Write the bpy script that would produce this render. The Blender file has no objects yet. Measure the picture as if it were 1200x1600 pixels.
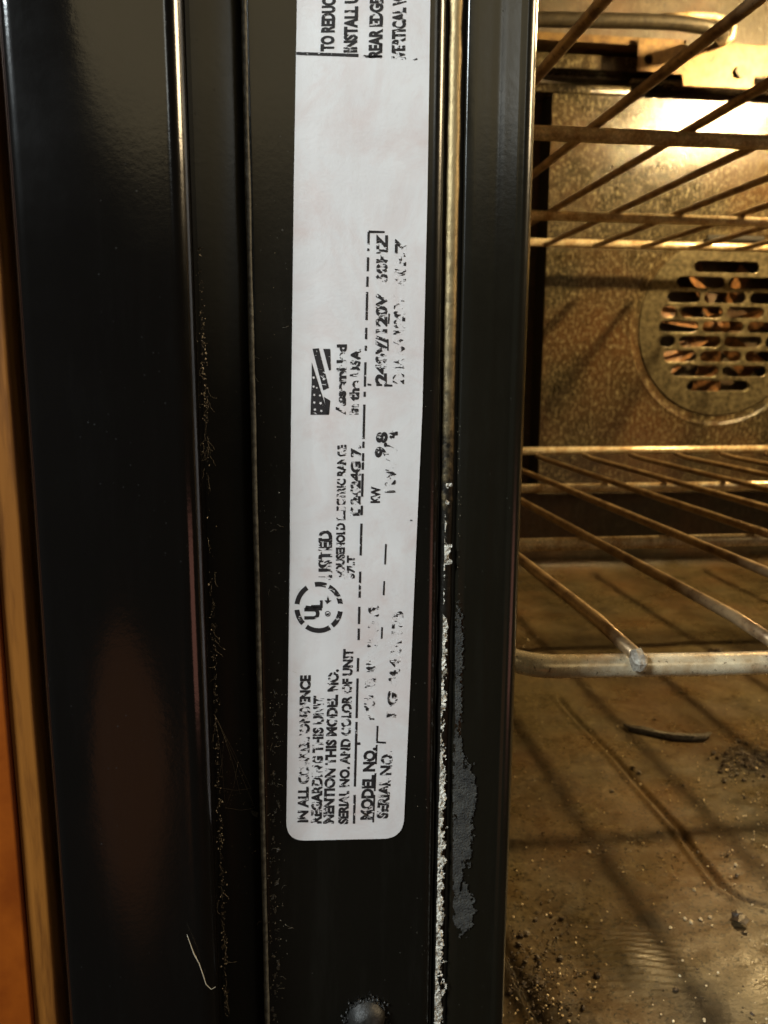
import bpy, bmesh, math, random
from mathutils import Vector, Matrix, noise
random.seed(11)
S = bpy.context.scene
COL = S.collection
# ------------------------------------------------------------------ camera
F = 1253.0                                   # focal length in pixels of the 1200x1600 photograph
yc = Vector((438-600, -(579-800), -F)).normalized()      # where world +Y (into the oven) points, camera space
zc = -Vector((565-600, -(7930-800), -F)).normalized()    # world up, camera space
zc = (zc - yc*zc.dot(yc)).normalized()
xc = yc.cross(zc)
W2C = Matrix((xc, yc, zc)).transposed()
C2W = W2C.transposed()
cam = bpy.data.objects.new('camera', bpy.data.cameras.new('camera'))
COL.objects.link(cam)
cam.matrix_world = C2W.to_4x4()
cam.data.sensor_fit = 'VERTICAL'; cam.data.sensor_height = 36; cam.data.sensor_width = 27
cam.data.lens = F/1600*36
cam.data.clip_start = .004; cam.data.clip_end = 50
cam.data.dof.use_dof = True; cam.data.dof.focus_distance = .132; cam.data.dof.aperture_fstop = 44
S.camera = cam
def ray(px, py): return C2W @ Vector(((px-600)/F, -(py-800)/F, -1))
def at(px, py, Y): r = ray(px, py); return r*(Y/r.y)
def atz(px, py, Z): r = ray(px, py); return r*(Z/r.z)
# ------------------------------------------------------------------ light
w = bpy.data.worlds.new('World'); S.world = w; w.use_nodes = True
w.node_tree.nodes['Background'].inputs[0].default_value = (1, .86, .62, 1)
w.node_tree.nodes['Background'].inputs[1].default_value = .02
def area(name, loc, target, size, power, col, sy=None):
    l = bpy.data.lights.new(name, 'AREA'); l.energy = power; l.color = col
    l.shape = 'ELLIPSE' if name in ('added_floor_bounce', 'added_top_fill') else 'RECTANGLE'; l.size = size; l.size_y = sy or size
    o = bpy.data.objects.new(name, l); COL.objects.link(o); o.location = loc
    o.rotation_euler = (Vector(target)-Vector(loc)).to_track_quat('-Z', 'Y').to_euler(); return o
area('ceiling_lamp', (-.44, -.22, .36), (0, .13, .03), .20, 8.2, (.88, .97, 1.0))
area('cool_streak_light', (.50, -.90, .44), (0, .13, .05), .10, .22, (.90, .95, .92), .20)  # unseen cool source, placed for the streaks along the rounded edges
area('hood_lamp', (1.1, .00, .46), (0, .13, .05), .30, 9, (1, .76, .44), .25)
area('added_top_fill', (.3, -2.4, 1.25), (0, .13, .1), 2.2, 5.5, (1, .80, .45), 1.2)  # added fill, no lamp there: warms upper reflections in the black enamel
area('added_floor_bounce', (-.11, -.36, -.30), (-.03, .13, -.06), .22, .022, (1, .36, .12), .22)  # added stand-in for a warm-lit floor mirrored in the side panel
area('added_pink_fill', (.60, -.30, -.26), (0, .13, -.05), .30, .20, (1, .42, .30), .2)  # added fill without a real source, pinks the lower label
lamp = bpy.data.lights.new('oven_lamp', 'POINT'); lamp.energy = 11; lamp.color = (1, .70, .31); lamp.shadow_soft_size = .0095
lo = bpy.data.objects.new('oven_lamp', lamp); COL.objects.link(lo); lo.location = (.387, .40, .226)
S.view_settings.view_transform = 'Standard'; S.view_settings.look = 'None'; S.view_settings.exposure = 0; S.view_settings.gamma = 1
# ------------------------------------------------------------------ materials
class NT:
    def __init__(s, name):
        s.m = bpy.data.materials.new(name); s.m.use_nodes = True; s.t = s.m.node_tree; s.n = s.t.nodes
        s.b = s.n['Principled BSDF']; s.out = s.n['Material Output']
        s.co = s.n.new('ShaderNodeTexCoord').outputs['Object']
    def L(s, a, b): s.t.links.new(a, b)
    def map(s, scale):
        m = s.n.new('ShaderNodeMapping'); m.inputs['Scale'].default_value = scale; s.L(s.co, m.inputs[0]); return m.outputs[0]
    def noise(s, sc, det=4, rough=.6, vec=None, dist=0):
        t = s.n.new('ShaderNodeTexNoise'); t.inputs['Scale'].default_value = sc; t.inputs['Detail'].default_value = det
        t.inputs['Roughness'].default_value = rough; t.inputs['Distortion'].default_value = dist
        s.L(vec or s.co, t.inputs['Vector']); return t.outputs[0]
    def vor(s, sc, vec=None):
        t = s.n.new('ShaderNodeTexVoronoi'); t.inputs['Scale'].default_value = sc; s.L(vec or s.co, t.inputs['Vector']); return t.outputs['Distance']
    def ramp(s, fac, pts):
        r = s.n.new('ShaderNodeValToRGB'); s.L(fac, r.inputs[0]); e = r.color_ramp.elements
        while len(e) < len(pts): e.new(.5)
        for q, (p, c) in zip(e, pts):
            q.position = p; q.color = (c, c, c, 1) if isinstance(c, (int, float)) else (*c, 1)
        return r.outputs[0]
    def mix(s, fac, a, b, mode='MIX'):
        m = s.n.new('ShaderNodeMix'); m.data_type = 'RGBA'; m.blend_type = mode
        for k, v in ((0, fac), (6, a), (7, b)):
            if hasattr(v, 'links'): s.L(v, m.inputs[k])
            elif k == 0: m.inputs[0].default_value = v
            else: m.inputs[k].default_value = (*v, 1) if isinstance(v, tuple) else (v, v, v, 1)
        return m.outputs[2]
    def math(s, op, a, b=0):
        m = s.n.new('ShaderNodeMath'); m.operation = op
        for k, v in ((0, a), (1, b)):
            if hasattr(v, 'links'): s.L(v, m.inputs[k])
            else: m.inputs[k].default_value = v
        return m.outputs[0]
    def set(s, **k):
        for key, v in k.items():
            i = s.b.inputs[key.replace('_', ' ')]
            if hasattr(v, 'links'): s.L(v, i)
            elif isinstance(v, tuple): i.default_value = (*v, 1)
            else: i.default_value = v
        return s
    def bump(s, h, strength=.3, dist=.0005):
        b = s.n.new('ShaderNodeBump'); b.inputs['Strength'].default_value = strength; b.inputs['Distance'].default_value = dist
        s.L(h, b.inputs['Height']); s.L(b.outputs[0], s.b.inputs['Normal']); return s

def m_black(name, base=(.010, .009, .007), dust=(.11, .11, .10), amt=.5, r0=.16, streak=1.0):
    t = NT(name)
    n1 = t.noise(260, 6, .7, t.map((1, 1, .12)))
    sm = t.noise(38, 5, .6)
    sp = t.vor(520)
    spm = t.ramp(sp, [(.0, 1), (.10, 0)])
    patch = t.ramp(t.noise(70, 4, .6), [(.48, 0), (.66, 1)])
    f = t.math('MULTIPLY', spm, patch)
    film = t.math('MULTIPLY', t.ramp(n1, [(.5, 0), (.8, 1)]), .035*streak)
    f2 = t.math('ADD', t.math('MULTIPLY', f, amt), film)
    t.set(Base_Color=t.mix(f2, base, dust), Roughness=t.math('ADD', t.math('MULTIPLY', sm, .22), t.math('ADD', t.math('MULTIPLY', f2, .5), r0-.08)), Specular_IOR_Level=.75)
    t.bump(t.math('ADD', t.math('MULTIPLY', t.noise(900, 3, .6), .25), t.noise(45, 4, .55, t.map((1, 1, .35)))), .10, .0005); return t.m
def m_label():
    t = NT('label_foil')
    st = t.noise(700, 5, .6, t.map((1, 1, .06)))
    bl = t.noise(60, 4, .6)
    c = t.mix(t.ramp(bl, [(.35, 0), (.7, 1)]), (.655, .635, .635), (.73, .72, .72))
    c = t.mix(t.ramp(t.noise(420, 5, .7), [(.62, 0), (.8, .35)]), c, (.46, .41, .40))
    t.set(Base_Color=c, Roughness=t.math('ADD', t.math('MULTIPLY', st, .25), .38), Metallic=.25, Specular_IOR_Level=.5)
    g = t.ramp(t.noise(75, 6, .7, None, 1.0), [(.44, 0), (.70, .6)])
    c = t.mix(g, c, (.60, .49, .465)); t.set(Base_Color=c)  # grime blotches tinted pink, painting the warm reflection into the foil
    t.bump(t.math('ADD', t.noise(2200, 3, .6), t.math('MULTIPLY', t.noise(120, 3, .6), 2.5)), .10, .0003); return t.m
def m_ink(name, lo, hi, sc=620):
    t = NT(name)
    v = t.n.new('ShaderNodeMapping'); v.inputs['Rotation'].default_value = (0, .7, 0); v.inputs['Scale'].default_value = (1, 1, 2.2); t.L(t.co, v.inputs[0])
    n = t.noise(sc, 5, .62, v.outputs[0], .6)
    n2 = t.noise(170, 2, .5)
    a = t.ramp(t.math('ADD', t.math('MULTIPLY', n, .7), t.math('MULTIPLY', n2, .3)), [(lo, 0), (hi, 1)])
    t.set(Base_Color=(.012, .010, .011), Roughness=.55, Alpha=a); return t.m
def m_enamel(name, a, b, sp, r=.34, rust=.3, bumpd=.0010, speck=.5, sc=1):
    t = NT(name)
    n1 = t.noise(80*sc, 7, .7); n2 = t.noise(260*sc, 6, .7, t.map((1, 1, .6))); n3 = t.noise(14, 3, .6)
    c = t.mix(t.ramp(n1, [(.3, 0), (.7, 1)]), a, b)
    c = t.mix(t.math('MULTIPLY', t.ramp(n3, [(.42, 0), (.66, 1)]), rust), c, (.13, .055, .02))
    c = t.mix(t.math('MULTIPLY', t.ramp(n2, [(.50, 0), (.74, 1)]), speck), c, sp)
    c = t.mix(t.math('MULTIPLY', t.ramp(t.noise(330*sc, 3, .6), [(.60, 0), (.68, 1)]), .7), c, (.012, .008, .004))
    t.set(Base_Color=c, Roughness=t.math('ADD', t.math('MULTIPLY', n1, .3), r-.15), Specular_IOR_Level=.5)
    t.bump(t.math('ADD', n2, t.math('MULTIPLY', n1, .6)), .55, bumpd); return t.m
def m_chrome(name, a=(.68, .58, .39), b=(.34, .21, .09), r=.24, met=.35):
    t = NT(name)
    n = t.noise(130, 5, .65); g = t.noise(800, 4, .65)
    c = t.mix(t.ramp(n, [(.40, 0), (.68, 1)]), a, b)
    c = t.mix(t.ramp(g, [(.62, 0), (.70, 1)]), c, (.05, .025, .012))
    t.set(Base_Color=c, Metallic=met, Roughness=t.math('ADD', t.math('MULTIPLY', g, .25), r-.1))
    t.bump(g, .25, .0003); return t.m
def m_plain(name, c, r=.5, metal=0, c2=None, sc=300, bd=.0003, bs=.3):
    t = NT(name); n = t.noise(sc, 5, .65)
    t.set(Base_Color=t.mix(t.ramp(n, [(.35, 0), (.65, 1)]), c, c2 or tuple(x*.6 for x in c)), Roughness=r, Metallic=metal)
    t.bump(n, bs, bd); return t.m
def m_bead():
    t = NT('worn_highlit_bead'); x = t.n.new('ShaderNodeSeparateXYZ'); t.L(t.co, x.inputs[0])
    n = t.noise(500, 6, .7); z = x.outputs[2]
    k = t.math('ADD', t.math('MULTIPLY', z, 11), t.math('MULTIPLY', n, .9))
    c = t.mix(t.ramp(k, [(.20, 0), (.75, 1)]), (.012, .010, .007), (.34, .25, .12))  # gold highlight painted into the upper length, grime below
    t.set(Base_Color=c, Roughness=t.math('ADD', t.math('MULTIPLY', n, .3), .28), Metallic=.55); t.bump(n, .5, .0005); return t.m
def m_floor():
    t = NT('greasy_oven_floor')
    n1 = t.noise(60, 7, .7); n2 = t.noise(420, 5, .7); n3 = t.noise(16, 3, .6); sp = t.noise(900, 3, .6)
    c = t.mix(t.ramp(n1, [(.3, 0), (.7, 1)]), (.030, .022, .009), (.092, .070, .034))
    c = t.mix(t.ramp(n3, [(.42, 0), (.70, .5)]), c, (.11, .050, .018))
    c = t.mix(t.ramp(n2, [(.52, 0), (.66, .55)]), c, (.15, .115, .06))
    c = t.mix(t.ramp(sp, [(.56, 0), (.63, .85)]), c, (.009, .006, .003))
    for (px, py, r) in ((1175, 1190, .011), (815, 1545, .012), (1180, 1015, .022), (1010, 1440, .005), (880, 1600, .012), (1120, 1590, .014)):
        p = atz(px, py, -.153); vm = t.n.new('ShaderNodeVectorMath'); vm.operation = 'DISTANCE'; t.L(t.co, vm.inputs[0]); vm.inputs[1].default_value = p
        d = t.math('ADD', t.math('DIVIDE', vm.outputs['Value'], r), t.math('MULTIPLY', t.math('SUBTRACT', t.noise(150, 5, .7), .5), 2.4))
        c = t.mix(t.ramp(d, [(.35, .78), (1.0, 0)]), c, (.018, .013, .008))
    t.set(Base_Color=c, Roughness=t.ramp(t.noise(34, 5, .65), [(.35, .20), (.65, .55)]), Specular_IOR_Level=.30)
    t.bump(t.math('ADD', t.math('MULTIPLY', n2, .35), n1), .45, .0008); return t.m
def m_wood():
    t = NT('varnished_wood')
    n = t.noise(60, 6, .6, t.map((1, 1, .12)), .8); q = t.noise(420, 4, .6, t.map((1, 1, .1)))
    c = t.mix(t.ramp(n, [(.3, 0), (.7, 1)]), (.27, .105, .018), (.165, .058, .009))
    c = t.mix(t.ramp(q, [(.46, 0), (.60, .8)]), c, (.11, .038, .007))
    t.set(Base_Color=c, Roughness=.34); t.bump(q, .15, .0003); return t.m

M = dict(
    panel=m_black('glossy_black_panel', (.0028, .0024, .0022), (.05, .05, .05), .4, .11, .5),
    face=m_black('black_enamel', (.0040, .0036, .0026), (.12, .12, .10), .55, .20, .7),
    dirty=m_black('dusty_black_enamel', (.0032, .0030, .0022), (.16, .15, .12), .8, .28, 1.0),
    flange=m_black('olive_black_enamel', (.0065, .0056, .0034), (.09, .09, .07), .35, .18, .8),
    label=m_label(),
    ink=m_ink('worn_ink', .462, .478, 700), faded=m_ink('rubbed_ink', .535, .55, 560), solid=m_ink('sound_ink', .405, .42, 760),
    wall=m_enamel('speckled_oven_enamel', (.016, .012, .006), (.046, .036, .019), (.20, .17, .10), .17, .30, .0004, 1.0, 1.6),
    rear=m_enamel('dark_oven_enamel', (.026, .020, .011), (.050, .038, .022), (.14, .12, .08), .42, .4),
    floor=m_floor(),
    chrome=m_chrome('browned_chrome'), wire=m_chrome('browned_wire', (.36, .25, .13), (.12, .065, .028), .32, .5),
    weld=m_plain('cut_wire_end', (.36, .33, .27), .55, .3, (.14, .11, .08), 900, .0006, .8),
    tube=m_plain('burnt_element', (.055, .044, .028), .5, .4, (.02, .016, .010)),
    gold=m_plain('heat_yellowed_lit_steel', (.17, .105, .034), .46, .4, (.06, .028, .008), 150),
    grille=m_plain('stained_grille_steel', (.17, .145, .085), .28, .5, (.05, .04, .022), 300),
    fan=m_plain('rusty_fan_steel', (.26, .12, .04), .5, .3, (.03, .014, .007), 220),
    dark=m_plain('shade_black', (.012, .010, .008), .8),  # near-black put in as shade on the baffle side and slot openings
    char=m_plain('charred_crumb', (.022, .014, .008), .5, 0, (.075, .048, .025), 700),
    stick=m_plain('charred_stick', (.16, .14, .11), .7, 0, (.02, .016, .012), 900, .0006, .8),
    crumb=m_plain('pale_crumb', (.80, .68, .45), .25, 0, (.45, .32, .17), 500),
    flake=m_plain('flaking_white_paint', (.74, .71, .63), .6, 0, (.13, .11, .08), 700, .0006, .8),
    dust=m_plain('grey_dust_smear', (.044, .043, .037), .9, 0, (.012, .012, .011), 420, .0006, .9),
    lint=m_plain("pale_lint", (.40, .35, .26), .5),
    bead_gold=m_bead(), roof=m_enamel('dark_oven_roof', (.008, .006, .003), (.018, .014, .008), (.04, .03, .02), .85, .3, .0004, .5), grime=m_plain('sticky_grime', (.060, .050, .034), .28, 0, (.012, .010, .007), 900, .0006, .9), creaseline=m_plain('crease_highlight_grey', (.13, .135, .125), .5, 0, (.03, .03, .028), 900, .0003, .6),  # roof enamel darker than the walls; crease grey paints a bend highlight
    screw=m_plain('greasy_screw', (.035, .033, .030), .5, .4, (.010, .010, .009), 500, .0005, .7),
    wood=m_wood(),
    door=m_plain('orange_varnished_wood', (.25, .058, .004), .36, 0, (.16, .032, .002), 60),
    glass=m_plain('lamp_glass', (.8, .75, .6), .2),
)
# ------------------------------------------------------------------ helpers
def link(name, bm_or_me, mat, parent=None, smooth=True, label=None):
    if isinstance(bm_or_me, bmesh.types.BMesh):
        me = bpy.data.meshes.new(name); bmesh.ops.recalc_face_normals(bm_or_me, faces=bm_or_me.faces)
        bm_or_me.to_mesh(me); bm_or_me.free()
    else: me = bm_or_me
    me.materials.clear(); me.materials.append(mat)
    if smooth: me.shade_smooth()
    o = bpy.data.objects.new(name, me); COL.objects.link(o)
    if parent: o.parent = parent
    if label: o['label'] = label
    return o
def thing(name, label, cat, loc=(0, 0, 0), group=None):
    o = bpy.data.objects.new(name, None); o.empty_display_size = .02; COL.objects.link(o); o.location = loc
    o['label'] = label; o['category'] = cat
    if group: o['group'] = group
    return o
def tag(o, label, cat, group=None, kind=None):
    o['label'] = label; o['category'] = cat
    if group: o['group'] = group
    if kind: o['kind'] = kind
    return o
def box(bm, lo, hi, bev=0):
    r = bmesh.ops.create_cube(bm, size=1)
    for v in r['verts']:
        v.co = Vector([lo[i]+(hi[i]-lo[i])*(v.co[i]+.5) for i in range(3)])
    if bev:
        es = list({e for v in r['verts'] for e in v.link_edges})
        bmesh.ops.bevel(bm, geom=es, offset=bev, segments=3, affect='EDGES', profile=.5)
    return bm
def tube(bm, pts, r, seg=12, closed=False, cap=True, rs=None):
    pts = [Vector(p) for p in pts]; n = len(pts); rings = []
    up = None
    for i, p in enumerate(pts):
        a = pts[(i-1) % n] if closed or i > 0 else p; b = pts[(i+1) % n] if closed or i < n-1 else p
        t = (b-a).normalized()
        if up is None: up = t.orthogonal().normalized()
        up = (up - t*up.dot(t)).normalized(); s = t.cross(up)
        rr = rs[i] if rs else r
        rings.append([bm.verts.new(p + (up*math.cos(2*math.pi*k/seg)+s*math.sin(2*math.pi*k/seg))*rr) for k in range(seg)])
    for i in range(n if closed else n-1):
        A, B = rings[i], rings[(i+1) % n]
        for k in range(seg): bm.faces.new((A[k], A[(k+1) % seg], B[(k+1) % seg], B[k]))
    if cap and not closed:
        bm.faces.new(rings[0][::-1]); bm.faces.new(rings[-1])
    return bm
def arc(c, r, a0, a1, n): return [(c[0]+r*math.cos(math.radians(a0+(a1-a0)*i/n)), c[1]+r*math.sin(math.radians(a0+(a1-a0)*i/n))) for i in range(n+1)]
def sweep(prof, z0, z1, nz=2, wob=0):
    """closed (x, y) outline swept vertically"""
    bm = bmesh.new(); rings = []
    for j in range(nz+1):
        z = z0+(z1-z0)*j/nz
        rings.append([bm.verts.new((x + wob*noise.noise(Vector((x*50, 3, z*30))), y + wob*noise.noise(Vector((x*50, 9, z*30))), z)) for x, y in prof])
    n = len(prof)
    for j in range(nz):
        for i in range(n): bm.faces.new((rings[j][i], rings[j][(i+1) % n], rings[j+1][(i+1) % n], rings[j+1][i]))
    bm.faces.new(rings[0][::-1]); bm.faces.new(rings[-1])
    return bm
def autosmooth(o, deg=35):
    me = o.data
    import math as _m
    bm = bmesh.new(); bm.from_mesh(me)
    for e in bm.edges:
        if len(e.link_faces) == 2 and e.calc_face_angle(0) > _m.radians(deg): e.smooth = False
    bm.to_mesh(me); bm.free(); return o
def X0(px, Y): return at(px, 583, Y).x        # world X of a vertical edge seen at photo column px on the eye line
ZL, ZH = -.26, .26

# ================================================================== cabinet on the left
cab = thing('wooden_cabinet', 'orange varnished wooden cabinet at the far left beside the black oven', 'cabinet', (-.09, .16, ZL))
ci = lambda o: (setattr(o, 'matrix_parent_inverse', Matrix.Translation(o.parent.location).inverted()), o)[1]
xr = X0(17, .122)
ci(autosmooth(link('cabinet_stile', sweep([(xr-.0036, .1215), (xr-.0006, .1215)]+arc((xr-.0006, .1221), .0006, -90, 0, 5)+[(xr, .20), (xr-.0036, .20)], ZL, ZH, 30, .00025), M['wood'], cab)))
xd = xr-.0037
ci(autosmooth(link('cabinet_door', sweep([(xd-.12, .1205), (xd-.0005, .1205)]+arc((xd-.0005, .1210), .0005, -90, 0, 5)+[(xd, .20), (xd-.12, .20)], ZL, ZH, 10, .0002), M['door'], cab)))

# ================================================================== the oven
oven = thing('oven', 'black wall oven standing open, with browned enamel cavity and silver rating label', 'oven', (.30, .36, ZL))
def part(name, bm, mat, parent=None, smooth=True, label=None):
    o = link(name, bm, mat, parent or oven, smooth, label)
    if (parent or oven) is oven: ci(o)
    return o
# glossy outer panel with a rolled right edge
xa, xb = X0(30, .119), X0(306, .119)
prof = [(xa, .150)] + [(xa, .1235)] + arc((xa+.0022, .1212), .0022, 180, 270, 8)[0:] + [(xa+.0022+(xb-.0034-xa-.0022)*k/24, .1190-.0006*math.sin(math.pi*k/24)) for k in range(1, 24)] + arc((xb-.0034, .1224), .0034, -90, 25, 22) + [(xb-.0006, .150)]
autosmooth(part('side_panel', sweep(prof, ZL, ZH, 60, .00015), M['panel']))
# recessed channel between panel and frame
xg0, xg1 = xb-.002, X0(393, .130)
autosmooth(part('recessed_channel', sweep([(xg0, .1325), (xg0+.004, .1330), (xg1-.001, .1332), (xg1+.001, .1345), (xg1+.001, .150), (xg0, .150)], ZL, ZH, 60, .0001), M['dirty']))
# front frame carrying the label
xf1 = X0(692, .130)
prof = [(xg1, .150), (xg1, .1312)] + arc((xg1+.0009, .1308), .0009, 180, 270, 6) + [(xg1+.0015, .1300)] + [(xf1-.0022, .1300)] + arc((xf1-.0022, .1322), .0022, -90, 0, 10) + [(xf1, .150)]
autosmooth(part('front_frame', sweep(prof, ZL, ZH, 40), M['face']))
bm = bmesh.new(); tube(bm, [(xg1+.0001+.00006*noise.noise(Vector((0, i*.3, 0))), .1301, ZL+(ZH-ZL)*i/120) for i in range(121)], .0005, 10, rs=[.00046*(1+.25*noise.noise(Vector((7, i*.4, 0)))) for i in range(121)])
part('crease_highlight', bm, M['creaseline'])  # grey tube painted in as the highlight along the frame's left bend
# worn bead in the seam, warm highlight put into its colour
xbd = X0(702, .1318)
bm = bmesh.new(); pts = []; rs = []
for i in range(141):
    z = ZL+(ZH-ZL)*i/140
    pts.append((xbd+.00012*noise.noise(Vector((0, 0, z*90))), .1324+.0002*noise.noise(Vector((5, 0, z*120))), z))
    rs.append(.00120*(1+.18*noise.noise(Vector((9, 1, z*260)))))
tube(bm, pts, .001, 14, rs=rs); part('seam_bead', bm, M['bead_gold'])
# inner flange
xi0, xi1 = X0(719, .1315), X0(822, .1330)
prof = [(xi0, .150), (xi0, .1325)] + arc((xi0+.0006, .1322), .0006, 180, 270, 5) + [(xi0+.0010+(xi1-.0024-xi0-.0010)*k/20, .1313+.00025*(k/20)**2-.00007*math.exp(-((k-10)/1.5)**2)) for k in range(1, 20)] + arc((xi1-.0024, .1337), .0024, -90, 0, 14) + [(xi1, .160), (xi1-.002, .160)]
autosmooth(part('inner_flange', sweep(prof, ZL, ZH, 60, .00008), M['flange']), 50)

# cavity shell
CX0, CX1, YB, ZF, ZC, YP = .034, .585, .583, -.153, .262, .560
part('left_wall', box(bmesh.new(), (CX0-.004, .151, ZF), (CX0, YB, ZC)), M['rear'], smooth=False)
part('right_wall', box(bmesh.new(), (CX1, .151, ZF), (CX1+.004, YB, ZC)), M['wall'], smooth=False)
part('cavity_roof', box(bmesh.new(), (CX0-.004, .151, ZC+.0005), (CX1+.004, YB, ZC+.004)), M['roof'], smooth=False)
part('back_wall', box(bmesh.new(), (CX0-.004, YB+.0005, ZF-.01), (CX1+.004, YB+.004, ZC+.004)), M['rear'], smooth=False)
# floor with pressed ridges
ridge1 = [atz(*p, ZF) for p in ((872, 1090), (905, 1128), (958, 1180), (1010, 1240), (1060, 1295), (1092, 1340), (1125, 1383), (1160, 1405), (1200, 1416), (1300, 1420))]
ridge2 = [atz(*p, ZF) for p in ((770, 1455), (795, 1495), (815, 1535), (835, 1580), (870, 1640))]
def dseg(p, a, b):
    ab = b-a; t = max(0, min(1, (p-a).dot(ab)/ab.length_squared)); q = a+ab*t
    d = (p-q); side = ab.x*d.y-ab.y*d.x
    return d.length, side
dome = atz(985, 1500, ZF)
def floor_h(x, y):
    p = Vector((x, y, ZF)); h = 0
    for rd, wd in ((ridge1, 1), (ridge2, 1)):
        best = min((dseg(p, rd[i], rd[i+1]) for i in range(len(rd)-1)), key=lambda t: t[0])
        d, sd = best; sd = d if sd > 0 else -d
        h += -.0016*math.exp(-(sd/.0011)**2) + .0009*math.exp(-((sd+.0022)/.0012)**2)
    r = (p-dome).length
    h += .0016*math.exp(-(r/.010)**2)
    h += .0005*noise.noise(Vector((x*38, y*38, 0)))+.00022*noise.noise(Vector((x*160, y*160, 4)))
    if r < .022: h += .00035*math.exp(-((r-.006)/.008)**2)*math.sin(y*2600+x*500)
    h += .010*math.exp(-((YB-y)/.006))+.0
    return h
bm = bmesh.new(); xs = []; x = CX0
while x < CX1: xs.append(x); x += .0009 if x < .20 else .004
xs.append(CX1); ys = []; y = .151
while y < YB: ys.append(y); y += .0009 if y < .31 else .003
ys.append(YB)
g = [[bm.verts.new((x, y, ZF+floor_h(x, y) if x < .22 or y > .5 else ZF+.0007*noise.noise(Vector((x*38, y*38, 0)))+.010*math.exp(-((YB-y)/.006)))) for x in xs] for y in ys]
for j in range(len(ys)-1):
    for i in range(len(xs)-1): bm.faces.new((g[j][i], g[j][i+1], g[j+1][i+1], g[j+1][i]))
part('oven_floor', bm, M['floor'])

# fan baffle plate (curve outline with a round hole), dished ring, slotted grille, fan
FC = at(1130, 511, YP)
def filled(name, outer, holes, depth, y, mat, parent, bev=0.0):
    cu = bpy.data.curves.new(name, 'CURVE'); cu.dimensions = '2D'; cu.fill_mode = 'BOTH'; cu.extrude = depth/2; cu.bevel_depth = bev; cu.bevel_resolution = 1
    for pl in [outer]+holes:
        sp = cu.splines.new('POLY'); sp.points.add(len(pl)-1); sp.use_cyclic_u = True
        for q, (a, b) in zip(sp.points, pl): q.co = (a, b, 0, 1)
    o = bpy.data.objects.new(name, cu); COL.objects.link(o); bpy.context.view_layer.update()
    me = bpy.data.meshes.new_from_object(o.evaluated_get(bpy.context.evaluated_depsgraph_get()))
    bpy.data.objects.remove(o)
    me.transform(Matrix(((1, 0, 0, 0), (0, 0, 1, y+depth/2), (0, 1, 0, 0), (0, 0, 0, 1))))
    return part(name, me, mat, parent, smooth=False)
def circ(c, r, n=64): return [(c[0]+r*math.cos(2*math.pi*i/n), c[1]+r*math.sin(2*math.pi*i/n)) for i in range(n)]
pl = at(854, 400, YP).x; zt = at(1000, 152, YP).z; zb = at(1000, 770, YP).z
RR = .0715
bcorner = .006
plate = filled('fan_baffle', [(pl, zb), (CX1-.05, zb), (CX1-.05, zt), (pl, zt)], [circ((FC.x, FC.z), RR, 96)], .0012, YP, M['wall'], oven)
bm = bmesh.new()     # side return of the plate back to the wall
box(bm, (pl, YP+.0014, zb), (pl+.001, YB, zt)); part('baffle_return', bm, M['dark'], plate, smooth=False)  # unlit side, its shade put into the near-black colour
bm = bmesh.new(); rp = [(RR+.0012, YP+.0002), (RR+.0006, YP-.0002), (RR-.0004, YP-.0002), (RR-.0012, YP+.0001), (RR-.0024, YP+.0010), (RR-.0040, YP+.0016), (RR-.0085, YP+.0017)]; rr = []
for k in range(96):
    a = 2*math.pi*k/96; rr.append([bm.verts.new((FC.x+r*math.cos(a), y, FC.z+r*math.sin(a))) for r, y in rp])
for k in range(96):
    for i in range(len(rp)-1): bm.faces.new((rr[k][i], rr[k][i+1], rr[(k+1) % 96][i+1], rr[(k+1) % 96][i]))
part('dished_ring', bm, M['wall'], plate)
def stadium(x0, x1, z, h):
    r = h/2; return [(x0+r+r*math.cos(math.radians(a)), z+r*math.sin(math.radians(a))) for a in range(90, 271, 30)] + [(x1-r+r*math.cos(math.radians(a)), z+r*math.sin(math.radians(a))) for a in range(-90, 91, 30)]
slots = []; RG = .0490; mm = YP/F
rows = [417, 441.5, 465, 488, 511, 534, 557, 580, 603]
for i, py in enumerate(rows):
    z = at(1130, py, YP).z; half = math.sqrt(max(0, RG**2-(z-FC.z)**2))
    webs = [(-.051, -.017, .018, .051), (-.034, .001, .033)][i % 2]
    e = [-half] + [q for q in webs if abs(q) < half-.013] + [half]
    for a, b in zip(e[:-1], e[1:]):
        slots.append(stadium(FC.x+a+(.0009 if a != -half else 0), FC.x+b-(.0011 if b != half else 0), z, .0086))
filled('fan_grille', circ((FC.x, FC.z), RR-.0083, 96), slots, .0008, YP+.0014, M['grille'], plate, .0005)
fan = part('fan', tube(bmesh.new(), [(FC.x, YP+.008, FC.z), (FC.x, YP+.019, FC.z)], .010, 20), M['fan'], None)
for k in range(7):
    a = 2*math.pi*k/7+.2; bm = bmesh.new(); u = Vector((math.cos(a), 0, math.sin(a))); v = Vector((-u.z, 0, u.x))
    c = Vector((FC.x, YP+.013, FC.z)); vs = []
    for s, t, dy in ((.010, -.004, .004), (.048, -.010, .006), (.048, .008, -.004), (.010, .004, -.004)):
        for th in (0, .0008): vs.append(bm.verts.new(c+u*s+v*t+Vector((0, dy+th, 0))))
    for q in ((0, 2, 4, 6), (1, 7, 5, 3), (0, 1, 3, 2), (2, 3, 5, 4), (4, 5, 7, 6), (6, 7, 1, 0)): bm.faces.new([vs[i] for i in q])
    part('fan_blade', bm, M['fan'], fan, smooth=False)

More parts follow.
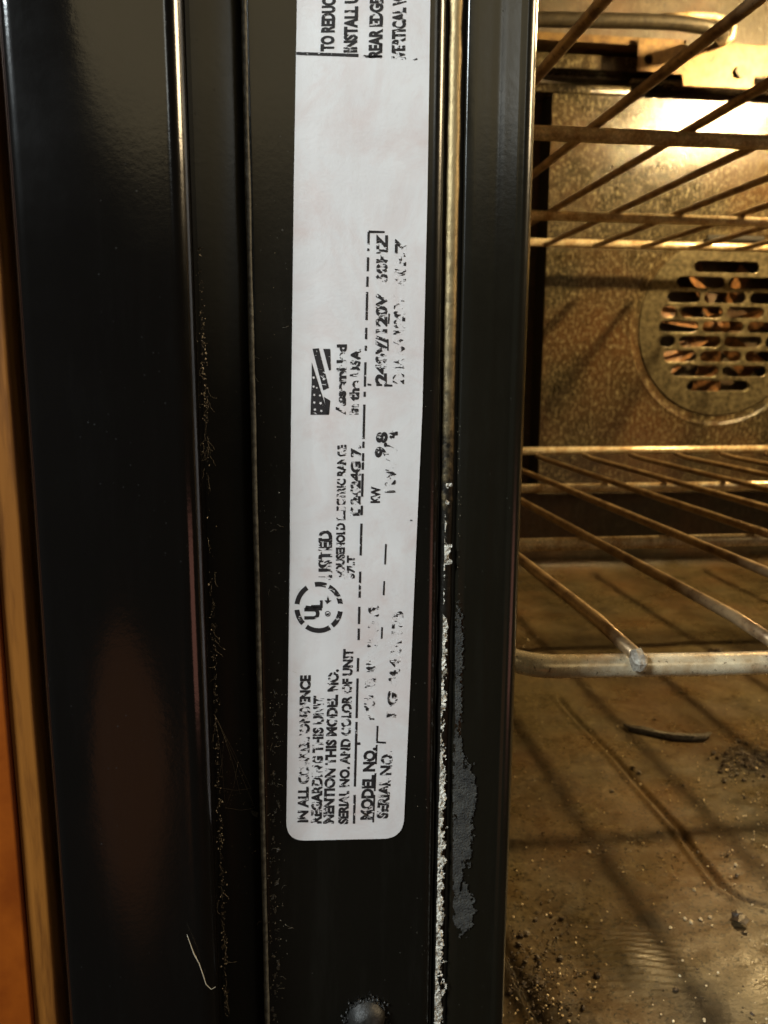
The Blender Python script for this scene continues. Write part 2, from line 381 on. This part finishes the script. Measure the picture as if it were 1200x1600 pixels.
# hardware along the top of the back wall
def strip(name, px0, px1, py0, py1, Y, Yb, mat, bev=.0012):
    a, b = at(px0, py0, Y), at(px1, py1, Y)
    return autosmooth(part(name, box(bmesh.new(), (a.x, Y, b.z), (b.x, Yb, a.z), bev), mat))
strip('upper_ledge', 700, 1070, 50, 66, .552, .583, M['gold'])  # gold colour stands in for light on the lip's top
strip('recessed_rail', 700, 1420, 62, 92, .574, .583, M['rear'])
strip('wall_rib', 700, 1420, 93, 117, .566, .583, M['wall'])
strip('wall_rib', 700, 986, 120, 150, .561, .583, M['wall'])
strip('wall_rib', 988, 1420, 120, 150, .563, .583, M['wall'])
strip('slot', 790, 862, 205, 214, .5585, .5605, M['dark'], .0005)
# vent slot shown under the upper rack
strip('slot', 1106, 1195, 366, 378, .5580, .5595, M['dark'], .0012)
Yk = .548
bp = [at(x, y, Yk) for x, y in ((997, 60), (1062, 62), (1075, 74), (1110, 72), (1122, 60), (1160, 70), (1205, 72), (1205, 118), (1178, 120), (1176, 139), (1068, 134), (1066, 116), (997, 110))]
br = filled('element_bracket', [(p.x, p.z) for p in bp], [circ((at(1013, 93, Yk).x, at(1013, 93, Yk).z), .0034, 16)], .0012, Yk, M['gold'], oven, .0003)
p = at(1155, 113, Yk); bm = bmesh.new(); tube(bm, [(p.x, Yk-.003, p.z), (p.x, Yk-.0004, p.z)], .004, 8); part('screw', bm, M['tube'], br, smooth=False)
q0, q1 = at(998, 60, Yk), at(1000, 110, Yk)
ZE = .5
def epath(pts, Y): return [at(x, y, Y) for x, y in pts]
bm = bmesh.new(); tube(bm, epath([(700, 28), (820, 30), (1000, 33), (1060, 36), (1100, 42), (1122, 50)], .50)+[at(1130, 62, .545)], .0042, 12); part('element_and_highlight', bm, M['tube'])
bm = bmesh.new(); tube(bm, epath([(1034, 27), (1080, 24), (1115, 26), (1135, 32), (1146, 44), (1143, 58), (1130, 66)], .53), .0022, 10); part('element_and_highlight', bm, M['chrome'])  # thin bright tube laid in as the gold highlight of the loop
# lamp holder on the roof, outside the picture
part('lamp_holder', tube(bmesh.new(), [(.387, .40, .262), (.387, .40, .255)], .013, 24), M['tube'])
part('unseen_front_header', box(bmesh.new(), (CX0, .140, .120), (CX1+.07, .1505, ZH), .001), M['face'])  # out of view, added to keep room lamps off the cavity interior
part('right_front_frame', box(bmesh.new(), (CX1, .140, ZL), (CX1+.07, .1505, .1195), .001), M['face'])

# ---------------------------------------------------------------- rating label
YLB = .1298
lab_px = [(464, -60), (673, -60), (672, 0), (661, 500), (646, 900), (632, 1278)]
def round_corner(c, a, b, r, n=7):
    c, a, b = Vector(c), Vector(a), Vector(b); p = c+(a-c).normalized()*r; q = c+(b-c).normalized()*r
    return [((1-t)**2*p+2*t*(1-t)*c+t*t*q)[:] for t in [i/n for i in range(n+1)]]
brc, blc = (630, 1310), (447, 1314)
out = [(465, -60), (673.5, -60), (671.5, 60), (668, 300), (660, 640), (650, 860), (641, 1070)] + round_corner(brc, (641, 1070), blc, 32) + round_corner(blc, brc, (453, 900), 30) + [(450, 1120), (453, 900), (456, 560), (459, 300)]
bm = bmesh.new(); f = [bm.verts.new(at(x, y, YLB)) for x, y in out]; b_ = [bm.verts.new(at(x, y, YLB)+Vector((0, .00018, 0))) for x, y in out]
bm.faces.new(f); bm.faces.new(b_[::-1])
for i in range(len(f)): bm.faces.new((f[i], f[(i+1) % len(f)], b_[(i+1) % len(f)], b_[i]))
bmesh.ops.triangulate(bm, faces=[x for x in bm.faces if len(x.verts) > 4])
label = part('rating_label', bm, M['label'], smooth=False)
YI = YLB-.00004
def text_mesh(s):
    cu = bpy.data.curves.new('text', 'FONT'); cu.body = s; cu.size = 1; cu.resolution_u = 3; cu.offset = .054
    o = bpy.data.objects.new('text', cu); COL.objects.link(o); bpy.context.view_layer.update()
    me = bpy.data.meshes.new_from_object(o.evaluated_get(bpy.context.evaluated_depsgraph_get())); bpy.data.objects.remove(o); return me
def ink_text(s, xc_, y0, y1, h, mat='ink', lean=0.0, name='lettering'):
    """line of print running up the label from photo row y0 to y1, letter tops to the left"""
    me = text_mesh(s); xs_ = [v.co.x for v in me.vertices]; w0, w1 = min(xs_), max(xs_); cap = .70
    for v in me.vertices:
        t = (v.co.x-w0)/(w1-w0); py = y0+(y1-y0)*t; px = xc_+h/2-(v.co.y/cap)*h+lean*t
        py -= .014*(px-xc_)
        v.co = at(px, py, YI)
    return link(name, me, M[mat], label, smooth=False)
def ink_quads(quads, mat='ink', name='ruled_line'):
    for q in quads:
        bm = bmesh.new(); bm.faces.new([bm.verts.new(at(x, y, YI)) for x, y in q])
        link(name, bm, M[mat], label, smooth=False)
# top block
for s, x, y0, h in (('TO REDUCE', 511, 80, 19), ('INSTALL UNIT', 547, 82, 19), ('REAR EDGE OF', 586, 90, 19), ('VERTICAL WALL', 622, 92, 19)):
    ink_text(s, x, y0, y0-len(s)*10.2, h, 'solid' if x < 600 else 'ink', 3)
ink_quads([[(463, 81), (560, 84), (560, 89), (463, 85.5)]], 'solid')
ink_quads([[(568, 86), (596, 87), (596, 91), (568, 90)], [(611, 88), (620, 88.5), (620, 92), (611, 92)], [(625, 89), (634, 89.5), (634, 93), (625, 93)], [(645, 91), (652, 91), (652, 94), (645, 94)]], 'ink')
# emblem: waving stripes with stars
ink_quads([[(485, 648), (513, 648), (487, 566), (487, 596)], [(511, 648), (514, 648), (516, 626), (506, 620)], [(488, 545), (498, 544), (514, 606), (505, 610)], [(505, 545), (516, 545), (517, 578), (514, 579)]], 'solid', 'emblem_stripe')
stars = bmesh.new()
for (sx, sy, r) in ((492, 640, 2.6), (502, 642, 2.4), (491, 629, 2.4), (501, 630, 2.8), (491, 617, 2.3), (500, 618, 2.2), (490, 604, 2.4), (490, 590, 2.6), (506, 592, 2.8), (495, 606, 1.8)):
    vs = [stars.verts.new(at(sx+(r if k % 2 == 0 else r*.5)*math.sin(k*math.pi/5), sy+(r if k % 2 == 0 else r*.5)*math.cos(k*math.pi/5), YI-.00003)) for k in range(10)]
    stars.faces.new(vs)
link('emblem_star', stars, M['label'], label, smooth=False)
ink_text('Assembled', 532, 648, 538, 14, 'ink', 2)
ink_text('in the USA', 552, 648, 545, 14, 'ink', 4)
# listing mark
bm = bmesh.new(); cx, cy = 498, 949
for a0, a1 in ((8, 62), (70, 100), (122, 172), (186, 224), (236, 300), (308, 350)):
    n = 10
    for i in range(n):
        a, b = math.radians(a0+(a1-a0)*i/n), math.radians(a0+(a1-a0)*(i+1)/n)
        bm.faces.new([bm.verts.new(at(cx+rx*math.cos(t), cy-ry*math.sin(t), YI)) for t, rx, ry in ((a, 38, 40), (b, 38, 40), (b, 30.5, 32.5), (a, 30.5, 32.5))])
link('listing_circle', bm, M['solid'], label, smooth=False)
ink_text('U', 487, 968, 950, 21, 'solid', name='listing_mark'); ink_text('L', 495, 950, 938, 16, 'solid', name='listing_mark')
ink_quads([[(476, 952), (503, 954), (503, 949), (478, 946)]], 'solid', 'listing_mark')
bm = bmesh.new()
for i in range(14):
    a, b = 2*math.pi*i/14, 2*math.pi*(i+1)/14
    bm.faces.new([bm.verts.new(at(512+r*math.cos(t), 959+r*math.sin(t), YI)) for t, r in ((a, 4.4), (b, 4.4), (b, 3.3), (a, 3.3))])
link('registered_mark', bm, M['solid'], label, smooth=False); ink_text('R', 512, 961.5, 957, 4.4, 'solid', name='registered_mark')
ink_quads([[(511, 944), (507, 938), (511, 938), (511, 931), (514, 931), (514, 938), (518, 938)]], 'solid', 'arrow_mark')
ink_text('LISTED', 508, 906, 828, 19, 'ink')
ink_text('HOUSEHOLD ELECTRIC RANGE', 531, 906, 695, 12.5, 'ink', 3)
ink_text('37LT', 548, 904, 868, 11, 'ink'); ink_text('D2424G 7.', 555, 806, 696, 14, 'ink', 1)
# lower block
ink_text('IN ALL CORRESPONDENCE', 473, 1285, 1055, 15, 'ink', 4)
ink_text('REGARDING THIS UNIT', 494, 1287, 1087, 15, 'ink', 4)
ink_text('MENTION THIS MODEL NO.', 513, 1287, 1046, 15, 'ink', 8)
ink_text('SERIAL NO. AND COLOR OF UNIT', 536, 1288, 1014, 14, 'ink', 8)
ink_text('MODEL NO.', 572, 1281, 1168, 17, 'solid', 6)
ink_text('SERIAL NO.', 597, 1279, 1174, 16, 'ink', 8)
ink_text('FCRE305 2CAS', 576, 1125, 945, 15, 'faded', 8)
ink_text('VG 44 301175', 612, 1118, 955, 15, 'faded', 10)
ink_text('1 G', 611, 1121, 1082, 13, 'ink', 2); ink_text('4 4', 615, 1060, 1030, 13, 'ink', 1)
ink_text('KW', 586, 786, 760, 13, 'solid', 1); ink_text('9.8', 594, 715, 675, 16, 'ink', 3)
ink_text('KW 7.4', 609, 770, 672, 15, 'faded', 4)
ink_text('240V/120V  60HZ', 595, 600, 366, 16, 'ink', 2); ink_text('208V/120V  60HZ', 622, 600, 372, 16, 'faded', 4)
# ruled lines, broken where the print has rubbed off
def rule(segs, w_, mat='solid'):
    ink_quads([[(x0-w_/2, y0), (x0+w_/2, y0), (x1+w_/2, y1), (x1-w_/2, y1)] for x0, y0, x1, y1 in segs], mat)
def lx(y): return 553+(1287-y)*(576-553)/(1287-362)
rule([(lx(a), a, lx(b), b) for a, b in ((1287, 1242), (1229, 1128), (1122, 1060), (1050, 1028), (1000, 982), (975, 948), (934, 893), (868, 818), (805, 790), (776, 740), (734, 708), (700, 690), (686, 632), (620, 612), (604, 566), (548, 540), (530, 512), (500, 456), (448, 432), (424, 402), (392, 388), (382, 362))], 3.6, 'solid')
def l2(y): return 583+(1285-y)*(603-583)/(1285-850)
rule([(l2(a), a, l2(b), b) for a, b in ((1285, 1242), (1236, 1208), (1194, 1164), (1158, 1134), (998, 980), (930, 908), (882, 850))], 2.8, 'solid')
rule([(607, 506, 608, 490), (606, 548, 606, 530)], 2.4, 'solid')
ink_quads([[(576, 360), (601, 361), (601, 364), (576, 364)], [(574, 599), (580, 600), (580, 603), (574, 602)], [(588, 600), (597, 600), (597, 603), (588, 603)], [(600, 600), (613, 601), (613, 604), (600, 604)], [(558, 1160), (563, 1160), (563, 1164), (558, 1164)], [(588, 1158), (603, 1159), (603, 1162), (588, 1161)]], 'solid')
ink_quads([[(641, 812), (645, 812), (646, 815), (641, 816)]], 'solid', 'ink_spot')
# ---------------------------------------------------------------- screw at the bottom of the frame
sc = at(572, 1588, .130)
bm = bmesh.new(); pr = [(0, -.0030), (.0012, -.0029), (.0024, -.0024), (.0033, -.0013), (.0036, 0)]; rr = []
for k in range(28):
    a = 2*math.pi*k/28; rr.append([bm.verts.new((sc.x+r*math.cos(a), .130+y, sc.z+r*math.sin(a))) for r, y in pr[1:]])
tip = bm.verts.new((sc.x, .130+pr[0][1], sc.z))
for k in range(28):
    bm.faces.new((tip, rr[k][0], rr[(k+1) % 28][0]))
    for i in range(len(pr)-2): bm.faces.new((rr[k][i], rr[k][i+1], rr[(k+1) % 28][i+1], rr[(k+1) % 28][i]))
for r_ in rr:
    for v in r_: v.co += .00022*noise.noise_vector(v.co*1600)
scr = part('screw', bm, M['screw'])
bm = bmesh.new(); random.seed(3)
for i in range(170):
    a = random.uniform(0, 6.28); q = random.gauss(.0037, .0004)
    t_ = bmesh.ops.create_icosphere(bm, subdivisions=1, radius=random.uniform(.00006, .0003))
    for v in t_['verts']: v.co = v.co*random.uniform(.6, 1.3)+Vector((sc.x+q*math.cos(a), .1298-random.random()*.0004, sc.z+q*math.sin(a)))
o = part('grease_crust', bm, M['screw'], scr, smooth=False); o['kind'] = 'stuff'
# ---------------------------------------------------------------- grime as real flakes, lint and crumbs
_t = bmesh.new(); bmesh.ops.create_icosphere(_t, subdivisions=1, radius=1); _t.verts.index_update()
ICO_V = [v.co.copy() for v in _t.verts]; ICO_F = [[v.index for v in f.verts] for f in _t.faces]; _t.free()
def chunk(bm, c, r, flat=1.0, axis=2):
    k = random.choice((5, 6, 7)); R = Matrix.Rotation(random.uniform(0, 6.28), 3, 'Z') @ Matrix.Rotation(random.uniform(-.5, .5), 3, 'X')
    vs = []
    for p in ICO_V:
        q = p*r*random.uniform(.6, 1.25); q[axis] *= flat; vs.append(bm.verts.new(c + R @ q))
    for f in ICO_F: bm.faces.new([vs[i] for i in f])
def side_x(py): return 698-(py-850)*(698-682)/750
def film(name, xlo, xhi, y0, y1, step, Y, keep, mat, amp=.00025, freq=.16, thick=.00008):
    """crusty sheet of real grime: a fine grid on the metal, rough in depth, with ragged holes and edges"""
    bm = bmesh.new(); V = {}
    ny = int((y1-y0)/step)
    def vert(a, b):
        if (a, b) not in V:
            px, py = a*step, y0+b*step
            h = noise.noise(Vector((px*freq, py*freq, 3)))+.6*noise.noise(Vector((px*freq*3, py*freq*3, 8)))
            jx = .35*noise.noise(Vector((px*.9, py*.9, 1))); jy = .35*noise.noise(Vector((px*.9, py*.9, 5)))
            V[a, b] = bm.verts.new(at(px+jx, py+jy, Y-amp*(.6+h)))
        return V[a, b]
    for b in range(ny):
        py = y0+(b+.5)*step
        for a in range(int(xlo(py)/step), int(xhi(py)/step)+1):
            px = (a+.5)*step
            if keep(px, py): bm.faces.new((vert(a, b), vert(a+1, b), vert(a+1, b+1), vert(a, b+1)))
    o = part(name, bm, mat, smooth=False); o['kind'] = 'stuff'; return o
fb = lambda px, py, f: noise.noise(Vector((px*f, py*f*.7, 0)))+.5*noise.noise(Vector((px*f*2.3, py*f*2, 4)))+.3*noise.noise(Vector((px*f*5, py*f*5, 9)))
def cover(py):
    for a, b, v in ((760, 850, -.55), (850, 882, .5), (882, 965, -.42), (965, 1110, .15), (1110, 1180, -.25), (1180, 1600, .42)):
        if a <= py < b: return v
    return .5
film('peeling_paint', lambda y: side_x(y)-3, lambda y: side_x(y)+18, 755, 1606, .8, .1309,
     lambda px, py: fb(px, py, .11)+cover(py)-((px-side_x(py)+1)/(11 if py > 1400 else 8.5))+.25 > 0, M['flake'], .0003, .22)
def blob(cs):
    return lambda px, py: max(1-math.hypot((px-cx)/rx, (py-cy)/ry) for cx, cy, rx, ry in cs)
sm = blob(((724, 1245, 21, 62), (722, 1310, 18, 52), (716, 1190, 9, 50), (724, 1420, 19, 42), (714, 1350, 10, 60)))
film('dust_smear', lambda y: 706, lambda y: 748, 1130, 1466, .9, .1311, lambda px, py: sm(px, py)*1.7+fb(px, py, .13)*.7 > .22 and px > 707 and fb(px, py, .5) > -.75, M['dust'], .00009, .35)
sm2 = blob(((716, 1010, 9, 70), (715, 1090, 8, 60)))
film('dust_smear', lambda y: 708, lambda y: 728, 930, 1150, .9, .1311, lambda px, py: sm2(px, py)*1.6+fb(px, py, .25) > .35 and px > 711, M['dust'], .00012, .35)
ex = lambda py: 283+(565-283)*py/7930      # rolled edge of the side panel
# dust grains over channel and frame
bm = bmesh.new()
def grains(n, f, Y, r0, r1):
    for i in range(n):
        px, py = f(); chunk(bm, at(px, py, Y), random.uniform(r0, r1), .5, 1)
ex = lambda py: 283+(565-283)*py/7930      # rolled edge of the side panel
grains(240, lambda: ((lambda py: (ex(py)+15+random.gauss(0, 3), py))(random.choice((random.uniform(380, 1600), random.gauss(560, 60), random.gauss(1350, 120))))), .1268, .00004, .00020)
grains(70, lambda: (random.uniform(405, 448), random.uniform(300, 1600)), .1299, .00002, .00007)
grains(150, lambda: (random.gauss(425, 10), random.uniform(1080, 1600)), .1299, .00002, .00009)
grains(30, lambda: (random.uniform(640, 680), random.uniform(350, 1500)), .1299, .00002, .00006)
grains(60, lambda: (random.gauss(716, 2), random.uniform(650, 1150)), .1312, .00002, .00008)
grains(40, lambda: (random.gauss(365, 14), random.uniform(1150, 1260)), .1326, .00003, .00008)
o = part('dust_grains', bm, M['lint'], smooth=False); o['kind'] = 'stuff'
film('seam_grime', lambda y: ex(y)+9, lambda y: ex(y)+24, 380, 1600, .9, .1262,
     lambda px, py: fb(px, py, .16)-abs(px-ex(py)-15)/9+(.15 if py > 900 else -.1) > .18, M['grime'], .0002, .3)
film('corner_grime', lambda y: 408, lambda y: 446, 1060, 1600, 1.0, .12995, lambda px, py: fb(px, py, .13)-abs(px-430)/26 > .32, M['grime'], .00008, .35)
# lint fibres
bm = bmesh.new()
def fibre(pts, Y, r): tube(bm, [at(x, y, Y+random.uniform(-.0003, .0002)) for x, y in pts], r, 5)
for k in range(34):
    py = random.choice((random.uniform(480, 1590), random.gauss(640, 60), random.gauss(960, 50), random.gauss(1480, 80)))
    px = ex(py)+16+random.gauss(0, 3); a = random.uniform(1.0, 2.1); pts = []
    for j in range(6): pts.append((px, py)); px += 5*math.cos(a); py += 5*math.sin(a); a += random.uniform(-.8, .8)
    fibre(pts, .1262, .000014)
for k in range(26):
    py = random.uniform(500, 1600); px = random.gauss(426, 12); a = random.uniform(0, 6.28); pts = []
    for j in range(5): pts.append((px, py)); px += 2.6*math.cos(a); py += 2.6*math.sin(a); a += random.uniform(-.9, .9)
    fibre(pts, .1297, .000010)
o = part('lint_fibres', bm, M['lint'], smooth=True); o['kind'] = 'stuff'
hb = bmesh.new(); hp = [at(x, y, .1176) for x, y in ((292, 1460), (297, 1474), (303, 1490), (311, 1505), (317, 1522), (322, 1538), (330, 1546), (337, 1542))]
tube(hb, hp, .00009, 6, rs=[.00003, .00006, .00012, .00007, .00009, .00006, .00005, .00003])
tag(link('bristle', hb, M['lint']), 'pale bent bristle caught on the lower edge of the glossy black panel', 'bristle')
cw = bmesh.new()
web = [(336, 1118), (350, 1150), (372, 1190), (392, 1232), (398, 1262), (375, 1240), (352, 1262), (338, 1230)]
for a, b in ((0, 4), (0, 3), (1, 5), (2, 6), (7, 3), (7, 1), (6, 4), (0, 6)):
    tube(cw, [at(*web[a], .1300), at((web[a][0]+web[b][0])/2+3, (web[a][1]+web[b][1])/2+4, .1312), at(*web[b], .1318)], .000012, 4)
o = part('cobweb', cw, M['lint']); o['kind'] = 'stuff'
chk = bmesh.new()
for i in range(9): chunk(chk, at(397+random.uniform(-5, 5), 1271+random.uniform(-4, 4), .1318), .0003)
part('dust_clump', chk, M['dust'], smooth=False)

# ================================================================== racks
def make_rack(label, loc):
    root = thing('oven_rack', label, 'rack', loc, 'wire racks in the oven')
    ox, oy, oz = .0, .155, .0
    L, Rr, rad = .0545, .572, .0115
    bow = lambda x: -.006*math.sin(min(1, max(0, (x-L)/(Rr-L)))*math.pi)**.6
    bm = bmesh.new(); pts = []
    # left side, front-left corner, front rail, front-right corner, right side
    for y in (.383, .25, .12, .05): pts.append((L-.008, y, 0.0))
    for k in range(9):
        a = math.radians(180+90*k/8); pts.append((L-.008+rad+rad*math.cos(a), rad+rad*math.sin(a), 0))
    for k in range(1, 20): x = L+rad+(Rr-L-2*rad)*k/20; pts.append((x, bow(x), 0))
    for k in range(9):
        a = math.radians(270+90*k/8); pts.append((Rr+.004-rad+rad*math.cos(a), rad+rad*math.sin(a), 0))
    for y in (.05, .12, .25, .383): pts.append((Rr+.004, y, 0.0))
    link('frame_rail', tube(bm, pts, .0025, 16), M['chrome'], root)
    for y in (.118, .255):
        link('cross_rail', tube(bmesh.new(), [(L-.007, y, 0), (.3, y, 0), (Rr+.003, y, 0)], .0024, 14), M['chrome'], root)
    link('rear_rail', tube(bmesh.new(), [(L-.008, .383, .003), (L-.006, .383, .0072), (.3, .383, .0072), (Rr+.002, .383, .0072), (Rr+.004, .383, .003)], .0027, 14), M['chrome'], root)
    wb = bmesh.new(); tube(wb, [(0, -.0015, .0028), (0, .02, .0040), (0, .20, .0040), (0, .365, .0040), (0, .380, .0048)], .00155, 12)
    wm = bpy.data.meshes.new('wire'); bmesh.ops.recalc_face_normals(wb, faces=wb.faces); wb.to_mesh(wm); wb.free()
    eb = bmesh.new(); random.seed(4); tube(eb, [(0, -.0012, .0033), (0, -.0024, .0026), (0, -.0030, .0016), (0, -.0032, .0004)], .0017, 9, rs=[.0016, .0019, .0018, .0012])
    for v in eb.verts: v.co += Vector([random.uniform(-.0002, .0002) for _ in range(3)])
    em = bpy.data.meshes.new('wire_end'); bmesh.ops.recalc_face_normals(eb, faces=eb.faces); eb.to_mesh(em); eb.free()
    for k in range(15):
        x = .0728+.0335*k
        wo = link('wire', wm, M['wire'], root); wo.location = (x, bow(x), 0)
        e = link('wire_end', em, M['weld'], wo, smooth=False)
    return root
rack = make_rack('lower wire rack with browned bars, nearest the oven floor', (0, .155, -.0612))
r2 = rack.copy(); COL.objects.link(r2); r2.location = (0, .155, .0775)
r2['label'] = 'upper wire rack seen from below, just under the heating element'
for ch in list(rack.children):
    c = ch.copy(); COL.objects.link(c); c.parent = r2
    for g_ in ch.children:
        d = g_.copy(); COL.objects.link(d); d.parent = c

# ================================================================== debris on the oven floor
random.seed(23)
bm = bmesh.new(); pts = [atz(x, y, ZF+.0014) for x, y in ((975, 1132), (985, 1137), (1005, 1141), (1030, 1147), (1055, 1151), (1080, 1152), (1100, 1151), (1110, 1145))]
tube(bm, pts, .001, 8, rs=[.0006, .0013, .0016, .0015, .0017, .0016, .0014, .0006])
for v in bm.verts: v.co += Vector([random.uniform(-.00018, .00018) for _ in range(3)])
tag(link('charred_stick', bm, M['stick'], smooth=False), 'charred curved stick lying on the oven floor below the rack', 'stick')
def fl(px, py): return atz(px, py, ZF+.0006)
bm = bmesh.new(); c0 = atz(1160, 1180, ZF+.0012)
for i in range(420): chunk(bm, atz(random.gauss(1165, 26), random.gauss(1186, 14), ZF+.0006), random.uniform(.00015, .0007) if random.random() < .93 else .0011, .7)
tag(link('burnt_crumb_heap', bm, M['char'], smooth=False), 'dark heap of burnt crumbs on the oven floor right of the stick', 'crumbs', kind='stuff')
bm = bmesh.new()
for i in range(260): chunk(bm, atz(max(796, random.gauss(835, 30)), random.gauss(1530, 60), ZF+.0006), random.uniform(.00012, .0005) if random.random() < .95 else .0009, .7)
tag(link('burnt_crumb_scatter', bm, M['char'], smooth=False), 'dark burnt crumbs gathered at the lower corner of the oven floor beside the frame', 'crumbs', kind='stuff')
bm = bmesh.new()
for i in range(300):
    px, py = random.uniform(790, 1210), random.uniform(1105, 1610)
    chunk(bm, fl(px, py), random.uniform(.00012, .0004) if random.random() < .93 else random.uniform(.0006, .0011), .6)
for i in range(25): chunk(bm, atz(random.gauss(1120, 6), random.gauss(1018, 3), ZF+.0015), random.uniform(.0005, .0012))
tag(link('dark_crumbs', bm, M['char'], smooth=False), 'fine dark crumbs scattered widely over the greasy oven floor', 'crumbs', kind='stuff')
bm = bmesh.new()
for i in range(430):
    t = random.random()
    if t < .45: px, py = random.gauss(1150, 50), random.gauss(1220, 60)
    elif t < .6: px, py = random.gauss(850, 30), random.gauss(1560, 40)
    else: px, py = random.uniform(800, 1210), random.uniform(1110, 1600)
    chunk(bm, fl(px, py), random.uniform(.00015, .00042), .8)
for (px, py) in ((1005, 1318), (920, 1330), (983, 1500), (1070, 1436), (1080, 1440), (1095, 1436), (1110, 1433), (1085, 1390), (1150, 1350), (1182, 1200), (1135, 1203), (1000, 1225), (818, 1010), (840, 995), (825, 1000)):
    chunk(bm, fl(px, py), .0007, .8)
tag(link('pale_crumbs', bm, M['crumb'], smooth=False), 'small pale glinting crumbs scattered over the oven floor', 'crumbs', kind='stuff')
bm = bmesh.new(); chunk(bm, atz(1158, 1437, ZF+.0015), .0021, .6); chunk(bm, atz(1152, 1430, ZF+.0015), .0015, .7)
tag(link('burnt_lump', bm, M['char'], smooth=False), 'small black burnt lump on the oven floor near the curved groove', 'crumb')
